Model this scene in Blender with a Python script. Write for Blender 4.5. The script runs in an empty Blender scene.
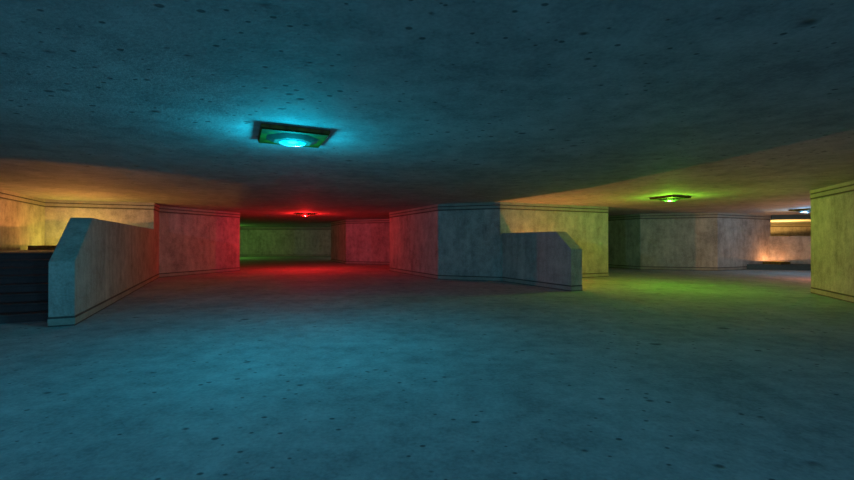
import bpy, bmesh, math, random
from mathutils import Vector
random.seed(4)
sc = bpy.context.scene
C = sc.collection

# ------------------------------------------------------------------ camera
cam_d = bpy.data.cameras.new('camera'); cam = bpy.data.objects.new('camera', cam_d); C.objects.link(cam)
cam_d.sensor_width = 36; cam_d.lens = 18.0
cam_d.clip_start = 0.05; cam_d.clip_end = 300
cam.location = (0, 0, 1.6)
cam.rotation_euler = (math.radians(90.24), 0, 0)
sc.camera = cam

# ------------------------------------------------------------------ world, exposure
w = bpy.data.worlds.new('world'); sc.world = w; w.use_nodes = True
w.node_tree.nodes['Background'].inputs[0].default_value = (0.02, 0.05, 0.06, 1)
w.node_tree.nodes['Background'].inputs[1].default_value = 0.2
sc.view_settings.view_transform = 'Standard'; sc.view_settings.look = 'None'
sc.view_settings.gamma = 1; sc.view_settings.exposure = 0.0; sc.view_settings.use_curve_mapping = False

# light table: (key, colour, watts, linear falloff?)
CYAN = (0.006, 0.68, 1.0); RED = (1.0, 0.015, 0.015); GREEN = (0.29, 1.0, 0.03)
ORANGE = (1.0, 0.36, 0.07); PALE = (0.33, 0.68, 1.0); YELLOW = (1.0, 0.55, 0.14); BLUE = (0.19, 0.57, 1.02); LIME = (1.0, 0.78, 0.11); PINK = (1.0, 0.42, 0.24)

H = 3.2                                   # room height

# ------------------------------------------------------------------ materials
def new_mat(name):
    m = bpy.data.materials.new(name); m.use_nodes = True
    nt = m.node_tree; b = nt.nodes['Principled BSDF']
    return m, nt, b

def concrete(name, base, dark, streak=0.0, pits=0.0, rough=0.85, scale=1.0, bump=0.25, contrast=1.0):
    m, nt, b = new_mat(name); N = nt.nodes; L = nt.links
    tc = N.new('ShaderNodeTexCoord')
    def noise(sc_, det, rg, mp=None):
        n = N.new('ShaderNodeTexNoise'); n.inputs['Scale'].default_value = sc_
        n.inputs['Detail'].default_value = det; n.inputs['Roughness'].default_value = rg
        if mp:
            k = N.new('ShaderNodeMapping'); k.inputs['Scale'].default_value = mp
            L.new(tc.outputs['Object'], k.inputs[0]); L.new(k.outputs[0], n.inputs['Vector'])
        else: L.new(tc.outputs['Object'], n.inputs['Vector'])
        return n.outputs[0]
    def ramp(src, a, c, lo=0.0, hi=1.0):
        r = N.new('ShaderNodeMapRange'); r.inputs[1].default_value = a; r.inputs[2].default_value = c
        r.inputs[3].default_value = lo; r.inputs[4].default_value = hi; L.new(src, r.inputs[0]); return r.outputs[0]
    def mth(op, x, y):
        q = N.new('ShaderNodeMath'); q.operation = op
        for i, v in enumerate((x, y)):
            if isinstance(v, (int, float)): q.inputs[i].default_value = v
            else: L.new(v, q.inputs[i])
        return q.outputs[0]
    big = noise(0.55*scale, 4, 0.6); mid = noise(2.6*scale, 6, 0.68); fine = noise(19*scale, 3, 0.6)
    f = mth('ADD', mth('MULTIPLY', ramp(big, 0.3, 0.7), 0.35), mth('MULTIPLY', ramp(mid, 0.3, 0.7), 0.40))
    f = mth('ADD', f, mth('MULTIPLY', ramp(fine, 0.3, 0.7), 0.25))
    if streak:
        st = noise(1.0, 4, 0.65, (3.4, 3.4, 0.7))
        f = mth('ADD', mth('MULTIPLY', f, 1-streak), mth('MULTIPLY', ramp(st, 0.32, 0.68), streak))
    f = ramp(f, 0.5-0.5/contrast, 0.5+0.5/contrast)
    mix = N.new('ShaderNodeMix'); mix.data_type = 'RGBA'
    mix.inputs['A'].default_value = (*dark, 1); mix.inputs['B'].default_value = (*base, 1)
    L.new(f, mix.inputs['Factor']); col = mix.outputs['Result']
    hgt = f
    if pits:
        pm = None
        for (vs, thr, seed) in ((0.9, 0.085, 0.0), (2.2, 0.10, 7.3), (5.0, 0.14, 3.1)):
            mp = N.new('ShaderNodeMapping'); mp.inputs['Location'].default_value = (seed, seed*1.7, 0)
            mp.inputs['Rotation'].default_value = (0, 0, 0.41); mp.inputs['Scale'].default_value = (1, 1.25, 1)
            L.new(tc.outputs['Object'], mp.inputs[0])
            v = N.new('ShaderNodeTexVoronoi'); v.voronoi_dimensions = '2D'; v.inputs['Scale'].default_value = vs
            L.new(mp.outputs[0], v.inputs['Vector'])
            cr = N.new('ShaderNodeSeparateColor'); L.new(v.outputs['Color'], cr.inputs[0])
            # every cell's own random value sets the pit size; most cells get none
            size = mth('MULTIPLY', ramp(cr.outputs[0], 0.45, 1.0, -0.03, thr*1.25), ramp(big, 0.34, 0.62, 0.15, 1.15))
            size = mth('SUBTRACT', size, 0.002)
            wob = mth('MULTIPLY', mth('SUBTRACT', mid, 0.5), 0.10)
            dist = mth('ADD', v.outputs['Distance'], wob)
            d = mth('SUBTRACT', size, dist)
            k = ramp(d, -0.01, 0.06, 0.0, 1.0)
            pm = k if pm is None else mth('MAXIMUM', pm, k)
        mx = N.new('ShaderNodeMix'); mx.data_type = 'RGBA'
        L.new(mth('MULTIPLY', pm, pits), mx.inputs['Factor']); L.new(col, mx.inputs['A'])
        mx.inputs['B'].default_value = (0.03, 0.035, 0.035, 1); col = mx.outputs['Result']
        hgt = mth('SUBTRACT', f, mth('MULTIPLY', pm, 1.2))
    L.new(col, b.inputs['Base Color']); b.inputs['Roughness'].default_value = rough
    b.inputs['Specular IOR Level'].default_value = 0.2
    bp = N.new('ShaderNodeBump'); bp.inputs['Strength'].default_value = bump; bp.inputs['Distance'].default_value = 0.03
    L.new(hgt, bp.inputs['Height']); L.new(bp.outputs[0], b.inputs['Normal'])
    return m

M_wall = concrete('stained_plaster', (0.60, 0.55, 0.48), (0.24, 0.22, 0.19), streak=0.22, contrast=1.8, scale=1.25)
M_trim = concrete('moulding_stone', (0.50, 0.46, 0.38), (0.22, 0.20, 0.16), streak=0.1)
M_groove = concrete('moulding_groove', (0.15, 0.13, 0.11), (0.06, 0.055, 0.05))
M_floor = concrete('pitted_concrete_floor', (0.52, 0.53, 0.52), (0.25, 0.27, 0.27), pits=0.7, scale=1.3, contrast=1.8)
M_ceil = concrete('pitted_concrete_ceiling', (0.52, 0.53, 0.52), (0.25, 0.27, 0.27), pits=0.7, scale=1.3, contrast=1.8)
M_step = concrete('dark_step_stone', (0.14, 0.11, 0.10), (0.07, 0.055, 0.05), rough=0.7)
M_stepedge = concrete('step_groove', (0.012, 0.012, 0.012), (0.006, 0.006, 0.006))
M_ledge = concrete('ledge_stone', (0.09, 0.13, 0.13), (0.05, 0.07, 0.07))

def metal(name, col, col2, rough=0.5):
    m, nt, b = new_mat(name); N = nt.nodes; L = nt.links
    tc = N.new('ShaderNodeTexCoord'); n = N.new('ShaderNodeTexNoise'); n.inputs['Scale'].default_value = 9; n.inputs['Detail'].default_value = 5
    L.new(tc.outputs['Object'], n.inputs['Vector'])
    r = N.new('ShaderNodeValToRGB'); r.color_ramp.elements[0].position = 0.35; r.color_ramp.elements[1].position = 0.65
    r.color_ramp.elements[0].color = (*col, 1); r.color_ramp.elements[1].color = (*col2, 1)
    L.new(n.outputs[0], r.inputs[0]); L.new(r.outputs[0], b.inputs['Base Color'])
    b.inputs['Roughness'].default_value = rough; b.inputs['Specular IOR Level'].default_value = 0.08
    return m
M_housing = metal('rusted_housing', (0.10, 0.045, 0.02), (0.16, 0.15, 0.03))
M_face = metal('mossy_face_plate', (0.022, 0.028, 0.002), (0.05, 0.055, 0.004), 0.8)
M_bezel = metal('lens_bezel', (0.02, 0.03, 0.02), (0.035, 0.045, 0.035), 0.8)

def glow(name, col, strength):
    m, nt, b = new_mat(name)
    b.inputs['Base Color'].default_value = (*[c*0.6 for c in col], 1)
    N = nt.nodes; L = nt.links
    # glass is brightest where the bulb sits behind its crown, dimmer at the rim
    tc = N.new('ShaderNodeTexCoord'); ln = N.new('ShaderNodeVectorMath'); ln.operation = 'LENGTH'
    mp = N.new('ShaderNodeMapping'); mp.inputs['Scale'].default_value = (1, 1, 0)
    L.new(tc.outputs['Object'], mp.inputs[0]); L.new(mp.outputs[0], ln.inputs[0])
    r = N.new('ShaderNodeMapRange'); r.inputs[1].default_value = 0.05; r.inputs[2].default_value = 0.19
    r.inputs[3].default_value = strength; r.inputs[4].default_value = strength*0.15
    L.new(ln.outputs['Value'], r.inputs[0]); L.new(r.outputs[0], b.inputs['Emission Strength'])
    b.inputs['Emission Color'].default_value = (*col, 1)
    b.inputs['Roughness'].default_value = 0.3
    return m

# ------------------------------------------------------------------ mesh helpers
def link(name, bm, mats, parent=None):
    bmesh.ops.recalc_face_normals(bm, faces=bm.faces[:])
    me = bpy.data.meshes.new(name); bm.to_mesh(me); bm.free()
    for m in (mats if isinstance(mats, (list, tuple)) else [mats]): me.materials.append(m)
    o = bpy.data.objects.new(name, me); C.objects.link(o)
    if parent: o.parent = parent
    return o
def struct(o): o['kind'] = 'structure'; return o
def tag(o, label, cat, group=None):
    o['label'] = label; o['category'] = cat
    if group: o['group'] = group
    return o
def empty(name, loc, rz=0):
    o = bpy.data.objects.new(name, None); C.objects.link(o); o.location = loc; o.rotation_euler = (0, 0, rz)
    o.empty_display_size = 0.2
    return o

def prism(pts, z0, z1):
    bm = bmesh.new()
    lo = [bm.verts.new((x, y, z0)) for x, y in pts]; hi = [bm.verts.new((x, y, z1)) for x, y in pts]
    n = len(pts)
    for i in range(n): bm.faces.new((lo[i], lo[(i+1) % n], hi[(i+1) % n], hi[i]))
    bm.faces.new(list(reversed(lo))); bm.faces.new(hi)
    return bm

def offset(pts, d, closed=True):
    """mitred outward offset of a counter-clockwise outline (or an open run of it)"""
    out = []; n = len(pts)
    for i in range(n):
        p = Vector(pts[i])
        a = Vector(pts[i-1]) if (closed or i > 0) else None
        b = Vector(pts[(i+1) % n]) if (closed or i < n-1) else None
        ns = []
        if a is not None: e = (p-a).normalized(); ns.append(Vector((e.y, -e.x)))
        if b is not None: e = (b-p).normalized(); ns.append(Vector((e.y, -e.x)))
        if len(ns) == 1: out.append(tuple(p + ns[0]*d)); continue
        s = ns[0]+ns[1]; s.normalize(); k = max(0.35, s.dot(ns[0]))
        out.append(tuple(p + s*(d/k)))
    return out

def strip(pts, prof, closed=True):
    """loft a profile [(offset, z, material index)] along an outline"""
    bm = bmesh.new(); rings = []
    for (o, z, mi) in prof: rings.append([bm.verts.new((x, y, z)) for x, y in offset(pts, o, closed)])
    n = len(pts); m = n if closed else n-1
    for j in range(len(prof)-1):
        for i in range(m):
            f = bm.faces.new((rings[j][i], rings[j][(i+1) % n], rings[j+1][(i+1) % n], rings[j+1][i])); f.material_index = prof[j][2]
    if not closed:
        for e in (0, -1):
            f = bm.faces.new([r[e] for r in rings])
    return bm

CROWN = [(-0.03, 2.905, 0), (0.0, 2.905, 0), (0.0, 2.925, 1), (0.002, 2.935, 1), (0.002, 2.962, 0), (0.014, 2.968, 0), (0.014, 3.066, 1), (0.002, 3.074, 1), (0.002, 3.104, 0), (0.02, 3.112, 0), (0.02, 3.21, 0), (-0.03, 3.21, 0)]
BASE = [(-0.03, -0.02, 0), (0.010, -0.02, 1), (0.010, 0.028, 0), (0.012, 0.150, 1), (0.002, 0.158, 1), (0.002, 0.188, 0), (0.006, 0.196, 0), (-0.03, 0.20, 0)]

trim_n = 0
def wall(side, pts, run=None, closed=False, z1=H+0.05):
    """solid wall block; run = the part of its outline that carries mouldings"""
    global trim_n
    struct(link('wall_'+side, prism(pts, -0.06, z1), M_wall))
    run = run or pts
    trim_n += 1
    struct(link('trim_%d' % trim_n, strip(run, CROWN, closed), [M_trim, M_groove]))
    struct(link('baseboard_'+side, strip(run, BASE, closed), [M_trim, M_groove]))

# ------------------------------------------------------------------ floor, ceiling and walls
XL, XR, YB, YF = -32.0, 44.0, -12.0, 46.8
def slab(name, z0, z1, mat):
    return struct(link(name, prism([(XL-.3, YB-.3), (XR+.3, YB-.3), (XR+.3, YF+.3), (XL-.3, YF+.3)], z0, z1), mat))
slab('floor', -0.3, 0.0, M_floor)
slab('ceiling', H, H+0.3, M_ceil)

# outer walls (all far behind what is seen, or behind the viewer)
wall('back', [(XL, YF), (XR, YF), (XR, YF+.3), (XL, YF+.3)], [(XL, YF), (XR, YF)])
wall('front', [(XR, YB), (XL, YB), (XL, YB-.3), (XR, YB-.3)], [(XR, YB), (XL, YB)])
wall('west', [(XL, YB), (XL, YF), (XL-.3, YF), (XL-.3, YB)], [(XL, YB), (XL, YF)])
wall('east', [(XR, YF), (XR, YB), (XR+.3, YB), (XR+.3, YF)], [(XR, YF), (XR, YB)])

# central block with chamfered corners
wall('center', [(-2.06, 23.5), (0.47, 18.15), (2.94, 17.2), (8.32, 19.6), (9.25, 22.0), (7.6, 25.8), (5.1, 26.8), (-0.9, 26.2)], closed=True)
# left block: wall by the stair, wall behind the landing, red-lit wall
A0 = (-11.27, 17.6); A1 = (-11.95, 19.05); A2 = (-10.35, 23.6); L0 = (-14.5, 16.2); L1 = (-10.2, 7.2)
wall('left', [A0, A1, A2, (-12.8, 28), (-24, 28), (-24, 3.2), (-12, 3.2), L1, L0], closed=True)
# block far behind, between the red room and the green room
wall('far', [(-7.96, 35.4), (-5.9, 31.1), (-1.5, 29.4), (5, 32.3), (5, 38), (-8, 38)], closed=True)
# block far right
K3 = (20.6, 25.6)
wall('right_far', [(10.2, 29.3), (12.3, 24.6), (15.95, 23.45), K3, (21.3, 27), (24, 38), (8.5, 38)], closed=True)
# near right block
wall('right', [(12.0, 13.35), (10.4, 9.3), (12.6, 4.5), (24, 4), (24, 18.6)], closed=True)
# wall behind the raised landing at far right
wall('landing', [(23.8, 37.5), (43.9, 37.5), (43.9, 38.0), (23.8, 38.0)], [(23.8, 37.5), (43.9, 37.5)])

# raised landing at far right: retaining wall front, landing floor on top
struct(link('wall_retaining', prism([(20.5, 25.55), (26, 23.4), (43.9, 23.4), (43.9, 37.6), (23.9, 37.6), (21.2, 27.0)], -0.02, 1.90), M_wall))
struct(link('floor_landing', prism([(20.48, 25.53), (26, 23.37), (43.9, 23.37), (43.9, 37.6), (23.9, 37.6), (21.18, 27.0)], 1.90, 1.93), M_floor))

trim_n += 1
struct(link('trim_%d' % trim_n, prism([(20.58, 25.50), (26, 23.35), (26.2, 23.8), (20.8, 25.95)], 2.93, H+.02), M_ledge))  # lintel beam; its unlit look is put into the dark stone colour

# landing above the left stair, in the frame of the stair (n across, s along)
S0 = Vector((-7.15, 7.96)); SD = Vector((-0.4334, 0.9012)); SN = Vector((0.9012, 0.4334))
def sn(n, s): p = S0 + SN*n + SD*s; return (p.x, p.y)
RISE, TREAD, NST = 0.166, 0.395, 8
s_first = 0.83; s_land = s_first + TREAD*(NST-1)
zl = RISE*NST
struct(link('floor_stair_landing', prism([sn(-3.02, s_land+TREAD), sn(0.06, s_land+TREAD), sn(0.06, 10.45), sn(-3.02, 10.55)], 0, zl), M_floor))
run = [sn(0.0, 10.47), (L0[0], L0[1]), sn(-3.05, s_land+.05)]

# ------------------------------------------------------------------ staircase
stair = empty('staircase', (*sn(-1.5, s_first), 0), math.atan2(SN.y, SN.x))
tag(stair, 'dark stone staircase of eight steps climbing to the orange-lit landing at the left edge', 'staircase')
def at(root, pts): return [(x-root.location.x, y-root.location.y) for x, y in pts]
for k in range(NST):
    a = s_first + TREAD*k; b = a + TREAD
    z0 = RISE*k; z1 = z0+RISE
    bm = bmesh.new()
    # side profile of a step: recessed riser under a rounded nosing
    prof = [(a+.02, z0), (a+.02, z1-.05, ), (a, z1-.045), (a-.006, z1-.02), (a, z1), (b+.03, z1), (b+.03, z0)]
    if k: prof = [(a+.02, 0.0 if k == 0 else z0-.0)] + prof[1:]
    vs = []
    for n in (-3.02, 0.06):
        vs.append([bm.verts.new((n+1.5, s-s_first, z)) for s, z in prof])
    m = len(prof)
    for i in range(m):
        f = bm.faces.new((vs[0][i], vs[0][(i+1) % m], vs[1][(i+1) % m], vs[1][i]))
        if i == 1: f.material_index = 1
    bm.faces.new(vs[0]); bm.faces.new(list(reversed(vs[1])))
    link('step', bm, [M_step, M_stepedge], stair)

# ------------------------------------------------------------------ parapet walls with a sloped end
def parapet(name, p0, d, L, thick, zt, ze, s_slope, inward, label):
    """p0: near end of the outer face, d: direction away; thickness goes to `inward`"""
    d = Vector(d).normalized(); nn = Vector(inward).normalized(); p0 = Vector(p0)
    root = empty(name, (p0.x, p0.y, 0), math.atan2(d.y, d.x)); tag(root, label, 'low wall')
    side = 1 if (d.x*nn.y - d.y*nn.x) > 0 else -1
    d = Vector((1, 0)); nn = Vector((0, side))
    prof = [(0, 0), (0, ze), (s_slope, zt), (L, zt), (L, 0)]
    bm = bmesh.new()
    vs = [[bm.verts.new((d.x*s+nn.x*t, d.y*s+nn.y*t, z)) for s, z in prof] for t in (0, thick)]
    m = len(prof)
    for i in range(m): bm.faces.new((vs[0][i], vs[0][(i+1) % m], vs[1][(i+1) % m], vs[1][i]))
    bm.faces.new(vs[0]); bm.faces.new(list(reversed(vs[1])))
    bmesh.ops.recalc_face_normals(bm, faces=bm.faces[:])
    ed = [e for e in bm.edges if all(v.co.z > 0.01 for v in e.verts)]
    bmesh.ops.bevel(bm, geom=ed, offset=0.012, segments=2, affect='EDGES')
    link('wall_body', bm, M_wall, root)
    q = lambda s, t: (d.x*s+nn.x*t, d.y*s+nn.y*t)
    pts = [q(L-.03, thick), q(0, thick), q(0, 0), q(L-.03, 0)]
    cr = (Vector(pts[1])-Vector(pts[0])).cross(Vector(pts[2])-Vector(pts[1]))
    if cr < 0: pts.reverse()
    base = [(o*0.8, max(z, 0.002), mi) for o, z, mi in BASE]
    link('baseboard', strip(pts, base, False), [M_trim, M_groove], root)
    return root
parapet('parapet_wall', (-6.73, 8.16), (-0.4334, 0.9012), 10.5, 0.39, 2.12, 1.23, 1.25, (-0.9012, -0.4334),
        'long low concrete wall with a blue-lit sloped end, beside the dark staircase')
parapet('parapet_wall', (4.65, 13.78), (-0.425, 0.905), 3.86, 0.47, 1.95, 1.36, 0.72, (0.905, 0.425),
        'short dark low wall with a sloped end, jutting out of the central block')

# low stone ledge in front of the retaining wall
lg = empty('stone_ledge', (21.4, 24.4, 0))
tag(lg, 'dark teal stone ledge under the pink and yellow lit wall at far right', 'ledge')
lp = [(18.35, 24.5), (21.4, 23.75), (26.2, 22.6), (26.2, 23.25), (20.55, 25.45)]
link('ledge_body', prism(at(lg, lp), 0.0, 0.27), M_ledge, lg)
link('ledge_nosing', prism(at(lg, offset(lp, 0.0)[:1] + [(21.39, 23.71), (26.2, 22.56), (26.2, 23.25), (20.55, 25.45)]), 0.27, 0.31), M_ledge, lg)

# ------------------------------------------------------------------ lamps
def lens_mesh(r, h, seg=32, rings=8):
    bm = bmesh.new(); prev = None
    for j in range(rings+1):
        a = math.pi/2*j/rings; rr = r*math.cos(a); z = -h*math.sin(a)
        if j == rings:
            t = bm.verts.new((0, 0, -h))
            for i in range(seg): bm.faces.new((prev[i], prev[(i+1) % seg], t))
            break
        ring = [bm.verts.new((rr*math.cos(2*math.pi*i/seg), rr*math.sin(2*math.pi*i/seg), z)) for i in range(seg)]
        if prev:
            for i in range(seg): bm.faces.new((prev[i], prev[(i+1) % seg], ring[(i+1) % seg], ring[i]))
        prev = ring
    for f in bm.faces: f.smooth = True
    return bm
def frustum(a, b, z0, z1, n=8, rot=math.pi/8):
    bm = bmesh.new()
    r0 = [bm.verts.new((a*math.cos(rot+2*math.pi*i/n), a*math.sin(rot+2*math.pi*i/n), z0)) for i in range(n)]
    r1 = [bm.verts.new((b*math.cos(rot+2*math.pi*i/n), b*math.sin(rot+2*math.pi*i/n), z1)) for i in range(n)]
    for i in range(n): bm.faces.new((r0[i], r0[(i+1) % n], r1[(i+1) % n], r1[i]))
    bm.faces.new(r0); bm.faces.new(list(reversed(r1)))
    return bm
def boxbm(hx, hy, z0, z1, bev=0.0):
    bm = prism([(-hx, -hy), (hx, -hy), (hx, hy), (-hx, hy)], z0, z1)
    if bev: bmesh.ops.bevel(bm, geom=bm.edges[:], offset=bev, segments=2, affect='EDGES')
    return bm

ROT = math.radians(24)
def lamp(name, x, y, z, col, watts, label, cat, up=False, group=None, strength=1.2, drop=0.25, glowcol=None, spot=None, radius=0.03, lin=False, rim=False, face=None):
    root = empty(name, (x, y, z), ROT)
    if up: root.rotation_euler = (math.pi, 0, ROT)
    if face: root.rotation_euler = Vector(face).to_track_quat('-Z', 'Y').to_euler()
    tag(root, label, cat, group)
    hs = 0.465
    if rim:
        # tray lamp: dark rim standing round a flat glass plate
        link('housing', boxbm(hs, hs, -0.03, -0.001, 0.004), M_housing, root)
        bm = bmesh.new(); rg = []
        for h, z in ((hs, -0.028), (hs, -0.145), (hs-.03, -0.145), (hs-.03, -0.028)):
            rg.append([bm.verts.new((sx*h, sy*h, z)) for sx, sy in ((-1, -1), (1, -1), (1, 1), (-1, 1))])
        for j in range(4):
            for i in range(4): bm.faces.new((rg[j][i], rg[j][(i+1) % 4], rg[(j+1) % 4][(i+1) % 4], rg[(j+1) % 4][i]))
        link('rim', bm, M_housing, root)
        link('lens_bezel', frustum(0.38, 0.32, -0.03, -0.045), M_bezel, root)
        ln = link('lens', lens_mesh(0.24, 0.03), glow('glass_'+name, glowcol or col, strength), root); ln.location.z = -0.044
        drop = 0.11; radius = 0.015
    else:
        link('housing', boxbm(hs, hs, -0.055, -0.002, 0.006), M_housing, root)
        link('face_plate', boxbm(hs-.012, hs-.012, -0.075, -0.052, 0.004), M_face, root)
        link('lens_bezel', frustum(0.40, 0.28, -0.074, -0.125), M_bezel, root)
        ln = link('lens', lens_mesh(0.2, 0.045), glow('glass_'+name, glowcol or col, strength), root); ln.location.z = -0.12
    ld = bpy.data.lights.new('bulb', 'SPOT' if spot else 'POINT')
    ld.energy = watts; ld.color = col; ld.shadow_soft_size = radius
    if spot: ld.spot_size = math.radians(spot); ld.spot_blend = 0.03
    if lin:                                  # gentler falloff: strength * (1 + lin * distance)
        ld.use_nodes = True; nt = ld.node_tree
        e = nt.nodes['Emission']; f = nt.nodes.new('ShaderNodeLightFalloff'); f.inputs['Strength'].default_value = lin
        a = nt.nodes.new('ShaderNodeMath'); a.inputs[1].default_value = 1.0
        nt.links.new(f.outputs['Linear'], a.inputs[0]); nt.links.new(a.outputs[0], e.inputs['Strength'])
    lo = bpy.data.objects.new('bulb', ld); C.objects.link(lo); lo.parent = root; lo.location = (0, 0, -drop)
    return root

lamp('ceiling_lamp', -2.0, 6.35, H, CYAN, 70, 'square ceiling lamp with a glowing cyan lens, nearest to the viewer', 'ceiling lamp', lin=.24, drop=.31, strength=.5, radius=.11)
lamp('ceiling_lamp', -6.9, 24.2, H, RED, 330, 'square ceiling lamp throwing red light, between the red walls', 'ceiling lamp', strength=0.02, lin=.05)
lamp('ceiling_lamp', 8.65, 15.2, H, GREEN, 135, 'square ceiling lamp in the bright green patch of ceiling on the right', 'ceiling lamp', strength=0.15, glowcol=(0.1, 0.8, 0.35), lin=.06)
lamp('ceiling_lamp', 18.55, 20.95, H, PALE, 95, 'ceiling lamp with pale blue glow, cut off by the wall at far right', 'ceiling lamp', strength=0.2)
lamp('ceiling_lamp', -19.4, 41.5, H, (0.3, 1.0, 0.12), 150, 'ceiling lamp lighting the farthest green room', 'ceiling lamp', strength=0.3)
lamp('ceiling_lamp', -5.9, 42.0, H, (1.0, .75, .62), 60, 'added lamp, unseen behind the farthest block, lightening the back wall', 'ceiling lamp', strength=0.3)  # added out of view to lighten the right part of the back wall
# fill lamps added behind the viewer to lift the general light, same fixtures
lamp('ceiling_lamp', 5.5, -3.5, H, BLUE, 180, 'added fill lamp, unseen, behind the viewer to the right', 'ceiling lamp', lin=.08)
lamp('ceiling_lamp', -5.5, -3.5, H, BLUE, 215, 'added fill lamp, unseen, behind the viewer to the left', 'ceiling lamp', lin=.08)
# floor lamps, set face up
FL = (1.0, 0.34, 0.08)
lamp('floor_lamp', *sn(-2.25, 8.45), zl, ORANGE, 14, 'flat dark lamp lying face up on the landing, its end showing above the staircase', 'floor lamp', up=True, rim=True)
lamp('floor_lamp', *sn(-1.3, 7.6), zl, FL, 6.4, 'added orange uplight on the landing, unseen behind the long low wall', 'floor lamp', up=True, lin=8, spot=157, drop=.37)  # added uplight, its cone shaped for the orange edge on the ceiling
lamp('floor_lamp', *sn(-2.0, 9.9), zl, LIME, 48, 'added yellow lamp, unseen, on the landing by its rear wall', 'floor lamp', up=True)  # added to put a yellow glow on the landing's rear wall
lamp('floor_lamp', 4.66, 17.3, 0, FL, 88, 'flat lamp on the floor hidden behind the short low wall', 'floor lamp', up=True, lin=.55)
lamp('floor_lamp', 16.7, 17.6, 0, (1.0, .30, .17), 56, 'flat lamp on the floor hidden behind the near right wall', 'floor lamp', up=True, drop=1.2, lin=.1)
lamp('floor_lamp', 20.25, 24.75, 0.31, (1.0, .42, .17), 44, 'flat lamp on the dark ledge below the pink and yellow wall', 'floor lamp', up=True, lin=.4, rim=True)
lamp('floor_lamp', 27.4, 33.0, 1.93, YELLOW, 400, 'flat lamp up on the high landing at far right', 'floor lamp', up=True, lin=.6, rim=True)
